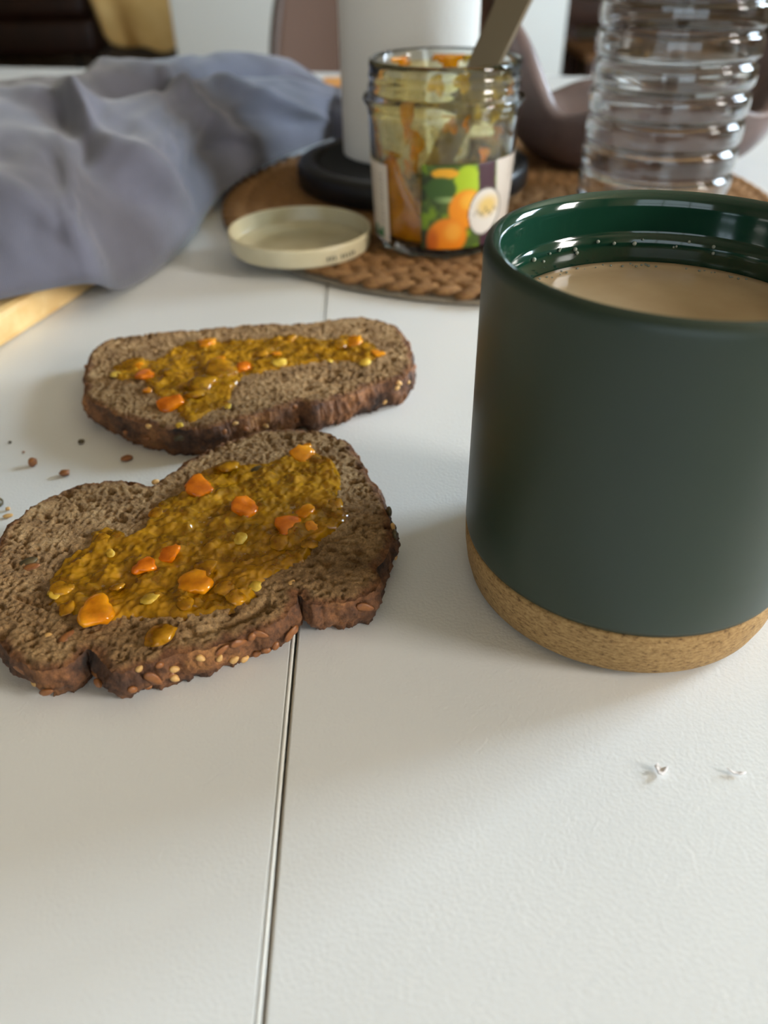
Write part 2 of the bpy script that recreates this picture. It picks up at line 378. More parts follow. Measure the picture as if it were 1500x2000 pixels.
# ------------------------------------------------------------------ dining table
TT = .028
tb = thing('dining_table', 'white laminate dining table with a straight seam between its two leaves', 'table', (0, 0, 0))
sx = lambda y: -.0212-.0168*y
EA, EB = (-.95, 1.272), (.62, .962)
fe = lambda x: EA[1]+(x-EA[0])*(EB[1]-EA[1])/(EB[0]-EA[0])
yn = -.22
g = .00040; ew = .0009
L = prism('table_leaf', [(-.95, yn), (sx(yn)-g-ew, yn), (sx(fe(0))-g-ew, fe(sx(1))), EA], -TT, 0, M['table'], tb, .0004)
e = prism('edge_band', [(sx(yn)-g-ew+.00008, yn), (sx(yn)-g, yn), (sx(fe(0))-g, fe(sx(1))), (sx(fe(0))-g-ew+.00008, fe(sx(1)))], -TT, .00012, M['edge'], L, .0003)
Rr = prism('table_leaf', [(sx(yn)+g, yn), (.62, yn), EB, (sx(fe(0))+g, fe(sx(1)))], -TT, -.0002, M['table'], tb, .0004)
prism('edge_band', [(sx(yn)-g*.65, yn+.01), (sx(yn)+g*.95, yn+.01), (sx(1)+g*.95, fe(sx(1))-.01), (sx(1)-g*.65, fe(sx(1))-.01)], -TT, -.0004, M['core'], Rr)
for (x, y) in ((-.88, -.14), (.55, -.14), (.55, .88), (-.88, 1.16)): box('leg', x-.03, x+.03, y-.03, y+.03, FZ, -TT, M['legs'], tb, .004)
box('apron', -.85, .52, -.15, -.13, -TT-.08, -TT, M['legs'], tb)
box('apron', -.85, .52, .86, .88, -TT-.08, -TT, M['legs'], tb)

# ------------------------------------------------------------------ green mug with cork base, coffee
MX, MY, MR, MH, MC = .0656, .1652, .043, .0934, .0162
mug = thing('mug', 'dark green ceramic mug with a cork base, full of milky coffee', 'mug', (MX, MY, 0))
out = [(MR-.0012, MC+.0002), (MR-.0003, MC+.0006), (MR, MC+.002)] + [(MR, z) for z in np.linspace(.03, MH-.006, 8)] + [(MR+.0001, MH-.003), (MR-.0001, MH-.0014), (MR-.0009, MH-.0003), (MR-.0020, MH)]
V, F = lathe(out, 160); obj('body', V, F, M['mug_out'], mug)
ins = [(MR-.0020, MH), (MR-.0031, MH-.0004), (MR-.0040, MH-.0016), (MR-.0043, MH-.004), (MR-.0044, MH-.0095), (MR-.0047, MH-.0105), (MR-.0054, MH-.0112),
       (MR-.0056, MH-.0140), (MR-.0053, MH-.016), (MR-.0052, .060), (MR-.0054, .035), (MR-.008, .024), (MR-.014, .0205), (0.0005, .020)]
V, F = lathe(ins, 160); obj('glazed_lining', V, F, M['mug_in'], mug)
ck = [(.0005, .0002), (.036, .0002), (.0393, .0007), (.0410, .0024), (.0420, .006), (.0427, .011), (.0429, .0152), (.0424, .0161), (.040, .0163), (.0005, .0165)]
V, F = lathe(ck, 160); obj('cork_base', V, F, M['cork'], mug)
CF = .0752
cf = thing('coffee', 'pale milky coffee filling the green mug', 'drink', (MX, MY, CF))
V, F = lathe([(.0002, 0), (.02, 0), (.033, .00005), (.0366, .0003), (.03745, .0009), (.0374, -.002), (.0374, -.03), (.036, -.045), (.030, -.0535), (.0002, -.0545)], 128); obj('liquid', V, F, M['coffee'], cf)
iv, if_ = ico(2)
for k in range(46):
    a = math.radians(rng.uniform(20, 200)); r = .0364+rng.uniform(-.0014, .0005); s = rng.uniform(.00018, .0004)
    obj('bubble', iv*np.array([s, s, s*.7]), if_, M['foam'], cf, loc=(r*math.cos(a), r*math.sin(a), .0005))
for k in range(26):
    a = math.radians(rng.uniform(15, 185)); z = .0810-CF+rng.uniform(-.0014, .0012); s = rng.uniform(.00025, .0006)
    obj('bubble', iv*np.array([s, s, s]), if_, M['foam'], cf, loc=(.0371*math.cos(a), .0371*math.sin(a), z))

# ------------------------------------------------------------------ bread slices
def make_seed_meshes():
    v, f = ico(2); d = {}
    w = v*np.array([.00125, .0009, .00075]); w[:, 1] *= (1-.35*v[:, 0]); d['pale'] = mesh('seed', w, f, M['seed'])
    w = v*np.array([.0012, .0010, .0007]); d['brown'] = mesh('seed', w, f, M['seed_brown'])
    w = v*np.array([.0024, .0012, .0005]); w[:, 1] *= (1-.3*v[:, 0]); d['flake'] = mesh('seed', w, f, M['seed_brown'])
    w = v*np.array([.0026, .0014, .0007]); d['dark'] = mesh('seed', w, f, M['seed_dark']); return d
SEED = make_seed_meshes()
def slice_of_bread(label, top_px, thick, seed, holes, slits, marm_px, chunks, crust_px, extra_seeds, tilt=0.0):
    root = thing('bread_slice', label, 'bread', group=None)
    pts = np.array([on_z(u, v, thick)[:2] for u, v in top_px]); poly = catmull(pts, 10)
    n = len(poly); per = np.r_[0, np.cumsum(np.hypot(*np.diff(np.r_[poly, poly[:1]], axis=0).T))][:n]
    nrm = np.roll(poly, -1, 0)-np.roll(poly, 1, 0); nrm = np.c_[nrm[:, 1], -nrm[:, 0]]; nrm /= np.linalg.norm(nrm, axis=1)[:, None]
    area = .5*np.sum(poly[:, 0]*np.roll(poly[:, 1], -1)-poly[:, 1]*np.roll(poly[:, 0], -1))
    if area < 0: nrm = -nrm
    poly = poly+nrm*(fbm(per*180, per*0+seed, seed, 4)*.0014)[:, None]
    cen = poly.mean(0); root.location = (cen[0], cen[1], 0)
    P, F, d, loop = grid_fill(poly, .00040)
    low = lambda p: thick+fbm(p[:, 0]*45, p[:, 1]*45, seed+3, 2)*.0007
    wx = fbm(P[:, 0]*260, P[:, 1]*260, seed+40, 2)*.0016
    rg = 1-np.abs(fbm((P[:, 0]+wx)*520, (P[:, 1]-wx)*420, seed+5, 3))*2.2
    z = low(P)+rg*.00038+fbm(P[:, 0]*1250, P[:, 1]*1250, seed+6, 1)*.00022
    # open crumb: pits of many sizes
    lo, hi = P.min(0), P.max(0); pit = np.zeros(len(P)); r2 = np.random.default_rng(seed)
    pl = [(r2.uniform(lo[0], hi[0]), r2.uniform(lo[1], hi[1]), r2.uniform(.00035, .0008)*(1 if r2.random() < .9 else 2.0), r2.uniform(.6, 1.6), r2.uniform(0, 3.14)) for _ in range(2300)]
    pl += [(*on_z(u, v, thick)[:2], r, 1.2, .3) for u, v, r in holes]
    for (cx, cy, r, asp, an) in pl:
        m = (abs(P[:, 0]-cx) < 2.2*r) & (abs(P[:, 1]-cy) < 2.2*r)
        if not m.any(): continue
        dx = P[m, 0]-cx; dy = P[m, 1]-cy; a = dx*math.cos(an)+dy*math.sin(an); b = -dx*math.sin(an)+dy*math.cos(an)
        q = np.sqrt((a/(r*asp))**2+(b/(r/asp**.5))**2); pit[m] = np.maximum(pit[m], np.clip(1-q**2.2, 0, 1)*min(r*1.7, .0030))
    for (u0, v0, u1, v1, w, dp) in slits:
        a = on_z(u0, v0, thick)[:2]; b = on_z(u1, v1, thick)[:2]; ab = b-a; t = np.clip(((P-a)@ab)/(ab@ab), 0, 1)
        q = np.hypot(*(P-(a+t[:, None]*ab)).T)+fbm(P[:, 0]*400, P[:, 1]*400, 9, 2)*.0004; pit = np.maximum(pit, dp*sstep(w, 0, q))
    z = z-pit*sstep(0, .0010, d) - sstep(.0018, 0, d)*.0009
    V = np.c_[P-cen, z]
    cr = obj('crumb', V, F, M['crumb'], root); set_attr(cr.data, 'rim', sstep(.0032, .0004, d+fbm(P[:, 0]*250, P[:, 1]*250, seed+8, 2)*.0014))
    # crust: wall below the rim loop, bulging and rough
    loop = loop; Lp = P[loop]; m = len(loop)
    tg = np.roll(Lp, -3, 0)-np.roll(Lp, 3, 0); nr = np.c_[tg[:, 1], -tg[:, 0]]; nr /= (np.linalg.norm(nr, axis=1)[:, None]+1e-12)
    s = np.r_[0, np.cumsum(np.hypot(*np.diff(Lp, axis=0).T))]
    rows = 12; WV = []; fr = np.linspace(0, 1, rows)
    for k, q in enumerate(fr):
        zz = z[loop]*(1-q)+.0002*q
        bul = math.sin(math.pi*min(1, q*1.05))*.0012 - q*q*.0016
        rough_ = fbm(s*620, np.full(m, q*8.0), seed+11, 4)*.00120+fbm(s*150, np.full(m, q*2.), seed+12, 2)*.0014
        off = (bul+rough_*min(1, q*4)) if k else np.zeros(m)
        WV.append(np.c_[Lp+nr*np.broadcast_to(off, (m,))[:, None]-cen, zz])
    WV = np.concatenate(WV); WF = []
    for k in range(rows-1):
        for i in range(m):
            j = (i+1) % m; WF.append((k*m+i, k*m+j, (k+1)*m+j, (k+1)*m+i)[::-1])
    WF.append(tuple((rows-1)*m+i for i in range(m))[::-1])
    obj('crust', WV, WF, M['crust'], root)
    # marmalade, with peel and pulp caught in it
    mp = catmull([on_z(u, v, thick)[:2] for u, v in marm_px], 8)
    mn = len(mp); tt = np.arange(mn); c0 = mp.mean(0); mp = mp+(mp-c0)/np.linalg.norm(mp-c0, axis=1)[:, None]*(fbm(tt*.23, tt*0, seed+20, 3)*.0013)[:, None]
    Q, QF, qd, _ = grid_fill(mp, .00042)
    lump = np.clip(fbm(Q[:, 0]*190, Q[:, 1]*190, seed+21, 3)*.9+.42, 0, 1)+np.clip(fbm(Q[:, 0]*480, Q[:, 1]*480, seed+22, 2), 0, 1)*.5+np.clip(fbm(Q[:, 0]*900, Q[:, 1]*900, seed+23, 2), -.2, 1)*.45
    mz = low(Q)-.0009+sstep(0, .0022, qd)*(.00125+.0013*lump)
    ma = obj('marmalade', np.c_[Q-cen, mz], QF, M['marm'], root); tag(ma, 'translucent amber orange marmalade spread on the bread')
    bv, bf = ico(3)
    for k, (u, v, rp, kind) in enumerate(chunks):
        c = on_z(u, v, thick+.0012); sc = rp/FPX*np.dot(c-_C, _fw)
        w = bv.copy(); nn = fbm(w[:, 0]*1.3+k*3.1+w[:, 2], w[:, 1]*1.3-k+w[:, 2]*.7, seed+30+k, 3)
        if kind in ('peel', 'deep'):
            ang = np.arctan2(w[:, 1], w[:, 0]); rad = 1+.13*np.cos(ang*2+k)+.09*np.cos(ang*3+1.7*k)+.05*np.cos(ang*7+k); w[:, :2] *= rad[:, None]
            w = np.sign(w)*np.abs(w)**np.array([.8, .8, .55]); w *= (1+.30*nn)[:, None]; w = w*np.array([1, .9, .30])*sc
        else:
            w *= (1+.35*nn)[:, None]; w = w*np.array([1, .9, .30])*sc
        o = obj({'peel': 'peel_piece', 'deep': 'peel_piece', 'pulp': 'pulp_piece', 'jelly': 'jelly_lump'}[kind], w, bf, {'peel': M['peel'], 'deep': M['peel_deep'], 'pulp': M['pulp'], 'jelly': M['marm']}[kind], ma)
        o.location = (c[0]-cen[0], c[1]-cen[1], thick+.0010+.08*sc); o.rotation_euler = (r2.uniform(-.25, .25), r2.uniform(-.25, .25), r2.uniform(0, 3))
    # seeds on the crust: chosen ones where they show, then more all round
    def put(kind, i, q, sink=.15):
        x = WV[int(q*(rows-1))*m+i]; o = new_obj('seed', SEED[kind], root); nv = Vector((nr[i, 0], nr[i, 1], 0)); o.location = (x[0]+nv.x*.0003, x[1]+nv.y*.0003, max(x[2], .0010))
        z_ = nv; x_ = Vector((-nv.y, nv.x, 0)); R = Matrix((x_, z_.cross(x_), z_)).transposed(); o.rotation_euler = (R@Matrix.Rotation(r2.uniform(-1, 1), 3, 'Z')).to_euler()
        s_ = r2.uniform(.85, 1.2); o.scale = (s_, s_, s_)
    prj = [proj(WV[k*m:(k+1)*m]+np.array([cen[0], cen[1], 0])) for k in range(rows)]
    for (u, v, kind) in crust_px:
        best = min(((np.hypot(*(prj[k]-np.array([u, v])).T).min(), k) for k in range(1, rows)))
        k = best[1]; i = int(np.argmin(np.hypot(*(prj[k]-np.array([u, v])).T))); put(kind, i, k/(rows-1))
    for _ in range(extra_seeds):
        put(str(r2.choice(['pale', 'brown', 'brown', 'brown', 'flake'])), int(r2.integers(m)), float(r2.uniform(.12, .85)))
    return root, cen, P, z, thick
def top_seed(root, cen, thick, u, v, kind, rz):
    p = on_z(u, v, thick); o = new_obj('seed', SEED[kind], root); o.location = (p[0]-cen[0], p[1]-cen[1], thick+.0002); o.rotation_euler = (.15, -.1, rz)

front_px = [(-28, 1180), (-30, 1120), (-12, 1075), (5, 1040), (28, 1012), (62, 988), (130, 952), (200, 938), (262, 937), (296, 946), (318, 930), (355, 903), (402, 878), (458, 853), (515, 840), (570, 835), (620, 840), (660, 849),
            (690, 872), (714, 908), (736, 952), (752, 1000), (764, 1040), (757, 1080), (736, 1108), (748, 1128), (736, 1148), (712, 1160), (665, 1172), (610, 1178), (588, 1160), (576, 1158), (572, 1178), (548, 1204), (495, 1230), (430, 1252), (352, 1272), (285, 1290), (236, 1306), (208, 1302), (194, 1276), (166, 1262), (148, 1284), (104, 1306), (60, 1306), (40, 1292), (6, 1268), (-18, 1230)]
holes_f = [(682, 908, .0014), (697, 906, .0012), (690, 942, .0017), (706, 940, .0012), (700, 965, .001), (95, 1178, .0012), (55, 1096, .0011), (150, 1165, .0009), (40, 1150, .0014), (258, 1222, .0014), (285, 965, .002), (262, 960, .0016), (330, 985, .0012), (640, 1100, .002), (560, 855, .0018), (700, 1075, .0014), (620, 1130, .0014), (480, 870, .001), (20, 1230, .0012), (120, 1250, .0012), (210, 1000, .0011), (70, 1150, .0012)]
slits_f = [(375, 1240, 430, 1222, .0016, .0022), (430, 1222, 495, 1200, .0018, .003), (500, 1195, 520, 1178, .0015, .0025), (400, 1215, 450, 1205, .0009, .0014), (30, 1165, 95, 1190, .0010, .0016), (640, 1060, 690, 1040, .0012, .0018)]
marm_f = [(84, 1142), (100, 1112), (140, 1078), (172, 1060), (180, 1038), (228, 1030), (262, 1046), (288, 1015), (305, 980), (350, 962), (368, 932), (428, 903), (500, 906), (545, 896), (585, 876), (620, 882), (660, 905), (672, 945), (664, 985), (692, 1000), (676, 1028), (632, 1058), (600, 1098), (575, 1112), (540, 1132), (512, 1146), (498, 1172), (455, 1192), (400, 1200), (356, 1214), (300, 1212), (250, 1212), (200, 1218), (150, 1206), (100, 1194), (86, 1170)]
chunks_f = [(188, 1193, 38, 'peel'), (387, 952, 29, 'deep'), (476, 990, 29, 'deep'), (592, 888, 24, 'peel'), (598, 872, 11, 'peel'), (282, 1106, 24, 'deep'), (382, 1140, 32, 'peel'), (310, 1241, 36, 'jelly'), (292, 1168, 20, 'pulp'), (400, 1110, 26, 'jelly'), (596, 1000, 20, 'peel'), (562, 1026, 26, 'deep'), (610, 1030, 16, 'peel'), (605, 1062, 18, 'jelly'), (462, 1168, 22, 'jelly'), (498, 1144, 14, 'pulp'), (440, 1150, 24, 'jelly'), (216, 1080, 10, 'pulp'), (200, 1052, 16, 'jelly'), (445, 910, 26, 'jelly'), (470, 1052, 15, 'pulp'), (120, 1150, 22, 'jelly'), (106, 1160, 14, 'pulp'), (230, 1145, 16, 'jelly'), (655, 985, 18, 'jelly'), (130, 1188, 18, 'jelly'), (545, 1058, 24, 'jelly'), (330, 1082, 22, 'deep'), (305, 1002, 15, 'jelly'), (360, 1180, 20, 'jelly')]
crust_f = [(340, 1306, 'pale'), (343, 1322, 'pale'), (393, 1283, 'pale'), (428, 1284, 'pale'), (458, 1286, 'pale'), (476, 1285, 'pale'), (500, 1274, 'brown'), (518, 1268, 'brown'), (300, 1318, 'flake'), (508, 1235, 'flake'), (486, 1235, 'brown'), (430, 1256, 'flake'), (70, 1333, 'pale'), (240, 1345, 'pale'), (258, 1345, 'brown'), (92, 1350, 'flake'), (20, 1290, 'brown'), (765, 1030, 'pale'), (768, 1045, 'dark'), (750, 1075, 'pale'), (760, 1000, 'dark'), (310, 1295, 'brown'), (270, 1300, 'pale')]
rootF, cF, PF, zF, tF = slice_of_bread('broad toasted bread slice thickly spread with chunky marmalade', front_px, .0115, 21, holes_f, slits_f, marm_f, chunks_f, crust_f, 24)
for a in ((56, 1098, 'dark', .4), (62, 1108, 'flake', .2), (304, 942, 'pale', .4), (570, 1140, 'pale', 1.), (95, 1243, 'pale', 0), (130, 1245, 'flake', 1), (505, 917, 'dark', .3)): top_seed(rootF, cF, tF, *a)
rear_px = [(163, 742), (166, 715), (180, 686), (205, 667), (250, 655), (320, 646), (400, 638), (470, 633), (540, 631), (605, 629), (650, 622), (700, 618), (745, 624), (780, 640), (797, 665), (806, 695), (806, 720), (785, 738), (740, 748), (692, 762), (645, 780), (612, 790), (590, 783), (575, 786), (550, 797), (490, 812), (430, 826), (375, 836), (320, 832), (262, 820), (215, 803), (182, 786), (167, 766)]
holes_r = [(240, 668, .0013), (222, 680, .0011), (252, 662, .001), (200, 760, .0014), (190, 772, .0011), (640, 745, .002), (600, 760, .0022), (660, 725, .0013), (760, 690, .001), (435, 655, .0012), (180, 745, .001), (555, 745, .0012), (530, 765, .0012), (700, 735, .0014)]
slits_r = [(560, 765, 640, 740, .0012, .0014), (590, 775, 625, 765, .0014, .0018)]
marm_r = [(214, 722), (244, 704), (300, 702), (345, 680), (395, 664), (460, 668), (560, 657), (640, 664), (690, 655), (738, 678), (752, 694), (706, 712), (650, 706), (592, 714), (540, 724), (500, 734), (462, 758), (452, 792), (410, 812), (370, 826), (346, 818), (338, 796), (310, 786), (290, 762), (266, 746), (226, 745)]
chunks_r = [(333, 788, 24, 'deep'), (283, 732, 20, 'deep'), (262, 712, 22, 'jelly'), (268, 716, 14, 'peel'), (475, 716, 14, 'deep'), (545, 707, 16, 'pulp'), (692, 667, 19, 'peel'), (664, 672, 18, 'jelly'), (738, 690, 12, 'peel'), (565, 661, 17, 'jelly'), (404, 670, 19, 'peel'), (712, 707, 12, 'pulp'), (430, 724, 34, 'jelly'), (390, 752, 34, 'jelly'), (380, 770, 24, 'jelly'), (340, 732, 22, 'jelly'), (445, 793, 7, 'pulp'), (226, 730, 12, 'pulp'), (645, 704, 7, 'pulp'), (510, 690, 14, 'jelly'), (288, 762, 10, 'peel'), (430, 702, 12, 'peel'), (480, 670, 10, 'jelly'), (540, 690, 10, 'peel'), (350, 830, 9, 'pulp')]
crust_r = [(780, 745, 'pale'), (775, 758, 'pale'), (750, 785, 'pale'), (440, 845, 'brown'), (480, 835, 'brown'), (500, 838, 'brown'), (350, 855, 'dark'), (520, 830, 'pale'), (455, 790, 'pale'), (778, 735, 'brown')]
rootR, cR, PR, zR, tR = slice_of_bread('long toasted bread slice with patchy marmalade and a torn notch, nearer the jar', rear_px, .0125, 57, holes_r, slits_r, marm_r, chunks_r, crust_r, 22)

# ------------------------------------------------------------------ crumbs and paper scraps
def crumb(u, v, s, label, mat, cat='crumb', flat=.75, name='bread_crumb', k=0, rz=0, stretch=1.):
    p = on_z(u, v, 0); w, f = ico(2); w = w*(1+.3*fbm(w[:, 0]*1.7+k, w[:, 1]*1.7+w[:, 2], 70+k, 2))[:, None]*np.array([stretch, 1, flat])*s
    w[:, 2] -= w[:, 2].min(); o = obj(name, w, f, mat); o.location = (p[0], p[1], .00005); o.rotation_euler = (0, 0, rz); return tag(o, label, cat, 'crumbs on the table' if cat == 'crumb' else 'paper scraps on the table')
crumb(67, 910, .0015, 'upright brown crumb with a long shadow on the white table', M['seed_brown'], k=1, flat=1.1)
crumb(128, 929, .0014, 'pointed brown crumb between the two toast slices at their ends', M['seed_brown'], k=2, stretch=1.4)
crumb(249, 899, .0016, 'oval brown seed lying between the two bread slices', M['seed_brown'], k=3, stretch=1.4, rz=.5, flat=.6)
crumb(160, 867, .0012, 'small dark crumb in the shadow of the longer bread slice', M['seed_dark'], k=4)
crumb(-2, 989, .0018, 'dark crumb beside the rounded end of the thickly spread slice', M['seed_dark'], k=5)
crumb(17, 997, .0008, 'tiny pale crumb beside the thickly spread slice, the rounder of two', M['seed'], k=6)
crumb(16, 1011, .0009, 'tiny pale sliver crumb touching the thickly spread slice', M['seed'], k=7, stretch=1.8, rz=.4)
crumb(20, 866, .0006, 'speck of dark crumb out on the bare white table', M['seed_dark'], k=8)
crumb(47, 885, .0005, 'speck of pale brown crumb behind the upright crumb', M['seed_brown'], k=9)
def scrap(u, v, outline, curl, rz, label):
    p = on_z(u, v, 0); c = np.mean(outline, 0); V = [(0, 0, .0004)]; F = []
    for ring in (.5, 1.0):
        for (x, y) in outline: dx, dy = (x-c[0])*ring, (y-c[1])*ring; V.append((dx, dy, .0004+curl*(abs(dx)**2*260+abs(dy)*.35)))
    n = len(outline)
    for i in range(n): j = (i+1) % n; F += [(0, 1+i, 1+j), (1+i, 1+n+i, 1+n+j, 1+j)]
    o = obj('paper_scrap', V, F, M['shred']); o.location = (p[0], p[1], 0); o.rotation_euler = (0, 0, rz); md = o.modifiers.new('t', 'SOLIDIFY'); md.thickness = .0002
    return tag(o, label, 'scrap', 'paper scraps on the table')
scrap(1289, 1507, [(-.0012, -.0010), (-.0002, -.0014), (.0010, -.0006), (.0017, .0001), (.0006, .0005), (.0001, .0016), (-.0009, .0010), (-.0006, .0001)], 1.3, .2, 'curled white paper scrap with pointed corners in front of the mug')
scrap(1437, 1511, [(-.0020, .0002), (-.0006, -.0005), (.0008, -.0005), (.0020, .0001), (.0009, .0003), (-.0006, .0001)], .7, -.25, 'thin white sliver of paper in front of the mug')

MT = .0074                                   # top of the mat
# ------------------------------------------------------------------ wooden board and the cloth bundle on it
bd = np.array([.285, .958]); bd /= np.linalg.norm(bd); bn = np.array([-bd[1], bd[0]]); b0 = np.array([-.169, .315])
wb = tag(prism('wooden_board', [b0-bd*.16, b0+bd*.215, b0+bd*.215+bn*.26, b0-bd*.16+bn*.26], .0002, .015, M['board'], None, .003), 'pale wooden board half hidden under the blue-grey cloth', 'board')
cl = thing('cloth_bundle', 'crumpled blue-grey linen cloth bundled on the wooden board', 'cloth')
N_ = catmull([(-.42, .30, .018), tuple(on_z(-200, 622, .0175)), tuple(on_z(-10, 588, .0175)), tuple(on_z(120, 562, .0172)), tuple(on_z(190, 556, .0150)), tuple(on_z(254, 562, .0030)), (-.112, .428, .003), (-.107, .478, .005), (-.099, .533, .010), (-.074, .605, .011), (-.037, .672, .011)], 20, False)
F_ = catmull([(-.46, .60, .004), (-.37, .625, .003), (-.30, .65, .003), (-.255, .665, .003), (-.225, .675, .003), (-.20, .69, .003), (-.17, .71, .003), (-.145, .735, .003), (-.115, .755, .003), (-.075, .765, .005), (-.030, .735, .008)], 20, False)
H_ = catmull([(.079, 0), (.079, 0), (.078, 0), (.077, 0), (.075, 0), (.075, 0), (.074, 0), (.070, 0), (.064, 0), (.056, 0), (.040, 0)], 20, False)[:, 0]
ns = len(N_); ntt = 110; S = np.linspace(0, 1, ns)[:, None]; T = np.linspace(0, 1, ntt)[None, :]
u = (1-np.cos(np.pi*T))/2
base = N_[:, None, :]*(1-u)[..., None]+F_[:, None, :]*u[..., None]
prof = np.sin(np.pi*T)**.62
Z = base[..., 2]+(H_[:, None]-base[..., 2])*prof
def ln(s0, t0, s1, t1):                      # signed distance to a crease line in cloth space
    d = np.array([s1-s0, t1-t0]); L = np.linalg.norm(d); al = ((S-s0)*d[0]+(T-t0)*d[1])/L; sd = ((S-s0)*d[1]-(T-t0)*d[0])/L
    return sd, sstep(-.08, .02, al)*sstep(L+.08, L-.02, al)
disp = fbm(S*7+T*2, T*5-S*3, 5, 3)*.006+fbm(S*18+T*9, T*10, 8, 2)*.0018
for (s0, t0, s1, t1, w, amp, stp) in ((.40, .42, .66, .03, .020, .006, .010), (.62, .50, .86, .08, .018, .005, .008), (.05, .52, .46, .40, .018, .004, .003), (.10, .33, .40, .30, .03, .003, -.002), (.76, .45, .97, .12, .015, .004, .006), (.20, .2, .42, .02, .03, .003, .002)):
    sd, m = ln(s0, t0, s1, t1); disp = disp+m*(amp*np.exp(-(sd/w)**2)-stp*sstep(-.01, .05, sd)*np.exp(-np.clip(sd, 0, 9)*6))
rearf = sstep(.38, .5, S)*sstep(1.0, .9, S)
disp = disp+rearf*(.007*np.exp(-((T-.60)/.07)**2)-.009*np.exp(-((T-.47)/.035)**2))
edge = sstep(0, .12, T)*sstep(1, .88, T)
G = np.stack([base[..., 0], base[..., 1], Z], -1)
du = np.gradient(G, axis=0); dv = np.gradient(G, axis=1); nn = np.cross(du, dv); nn /= np.linalg.norm(nn, axis=2)[..., None]+1e-12
if nn[ns//2, ntt//2, 2] < 0: nn = -nn
G = G+nn*(disp*(.25+.75*edge))[..., None]
G[..., 2] = np.maximum(G[..., 2], .0006)
Fq = [(i*ntt+j, (i+1)*ntt+j, (i+1)*ntt+j+1, i*ntt+j+1) for i in range(ns-1) for j in range(ntt-1)]
co = obj('bundled_cloth', G.reshape(-1, 3), Fq, M['linen'], cl)
md = co.modifiers.new('thickness', 'SOLIDIFY'); md.thickness = .0012; md.offset = -1
# the loose end of the cloth beside the paper towel, with a pinked edge
FV = []; FF = []; na, nb = 12, 90
for i in range(na):
    for j in range(nb):
        a = i/(na-1); b = j/(nb-1); t = b*(ntt-1); t0_ = int(min(t, ntt-2)); p = G[-1, t0_]*(1-(t-t0_))+G[-1, t0_+1]*(t-t0_)
        pk = (.0022 if (i == na-1 and j % 2) else 0)
        p = p+np.array([.009*a+pk, -.010*a, -.004*a*a+.0016*math.sin(b*11)*a]); p[2] = max(p[2], MT+.0006); FV.append(p)
for i in range(na-1):
    for j in range(nb-1): FF.append((i*nb+j, (i+1)*nb+j, (i+1)*nb+j+1, i*nb+j+1))
fo = obj('pinked_edge', FV, FF, M['linen'], cl); md = fo.modifiers.new('thickness', 'SOLIDIFY'); md.thickness = .0008; md.offset = 1

# ------------------------------------------------------------------ woven round mat
WX, WY, WR = .075, .53, .175
mat_ = thing('woven_mat', 'round braided jute mat under the marmalade jar and paper towel', 'mat', (WX, WY, 0))
V, F = lathe([(.001, .0002), (WR+.001, .0002), (WR+.002, .0012), (WR+.001, .0026), (WR-.006, .0030), (.001, .0030)], 128); obj('backing', V, F, M['felt'], mat_)
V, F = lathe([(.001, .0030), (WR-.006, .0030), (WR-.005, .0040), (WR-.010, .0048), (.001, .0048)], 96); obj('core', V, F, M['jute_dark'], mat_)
sv, sf = ico(2)
sm = sv.copy(); sm[:, 1] *= (1-.25*sv[:, 0]); sm = sm*np.array([.0098, .0043, .0028]); SM = mesh('strand', sm, sf, M['jute'])
strands = []
rad = WR-.0075; ring = 0
while rad > .012:
    cnt = max(6, int(2*math.pi*rad/.0118))
    for k in range(cnt):
        for side in (-1, 1):
            a = 2*math.pi*(k+(.25 if side > 0 else 0)+ring*.37)/cnt; r = rad+side*.0032
            strands.append((r*math.cos(a), r*math.sin(a), a+math.pi/2+side*.62, .0046+.0004*random.random()))
    rad -= .0134; ring += 1
strands.sort(key=lambda s: s[1]-.25*abs(s[0]+.05))
vis = strands[:300]; rest = strands[300:]
for (x, y, rz, z) in vis:
    o = new_obj('strand', SM, mat_); o.location = (x, y, z); o.rotation_euler = (random.uniform(-.3, .3), random.uniform(-.10, .10), rz+random.uniform(-.12, .12)); o.scale = (random.uniform(.88, 1.12), random.uniform(.85, 1.15), random.uniform(.8, 1.1))
V = []; F = []
for (x, y, rz, z) in rest:
    c, s = math.cos(rz), math.sin(rz); i0 = len(V); V += [(x+c*p[0]-s*p[1], y+s*p[0]+c*p[1], z+p[2]) for p in sm]; F += [[i+i0 for i in f] for f in sf]
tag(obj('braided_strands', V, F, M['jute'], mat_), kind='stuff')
MT = .0074                                   # top of the mat

# ------------------------------------------------------------------ jar lid
ld = thing('jar_lid', 'cream metal jar lid lying upside down on the mat edge', 'lid', (-.0437, .4262, MT))
V, F = lathe([(.0005, .0), (.036, .0), (.0376, .0006), (.0384, .002), (.0386, .0078), (.0390, .0086), (.0389, .0098), (.0382, .0104), (.0374, .0100)], 128); obj('lid_shell', V, F, M['lid'], ld)
V, F = lathe([(.0374, .0100), (.0371, .0090), (.0369, .0030), (.0360, .0016), (.0345, .0022), (.0325, .0022), (.0315, .0014), (.022, .0013), (.0210, .0017), (.0005, .0017)], 128); obj('lining', V, F, M['lid_in'], ld)
for k in range(9):                           # faint stamped characters on the rim
    a = math.radians(-64+k*3.1); r = .03868; w = .00045; h = random.choice([.0016, .0021, .0024]); z0 = .0032
    c, s = math.cos(a), math.sin(a); P_ = []
    for (da, zz) in ((-w, 0), (w, 0), (w, h), (-w, h)): P_.append((r*c-s*da, r*s+c*da, z0+zz))
    P_ += [(p[0]+c*.00008, p[1]+s*.00008, p[2]) for p in P_]
    if k in (3,): continue
    obj('printed_mark', P_, [(4, 5, 6, 7), (0, 1, 5, 4), (1, 2, 6, 5), (2, 3, 7, 6), (3, 0, 4, 7)], M['ink'], ld, smooth=False)

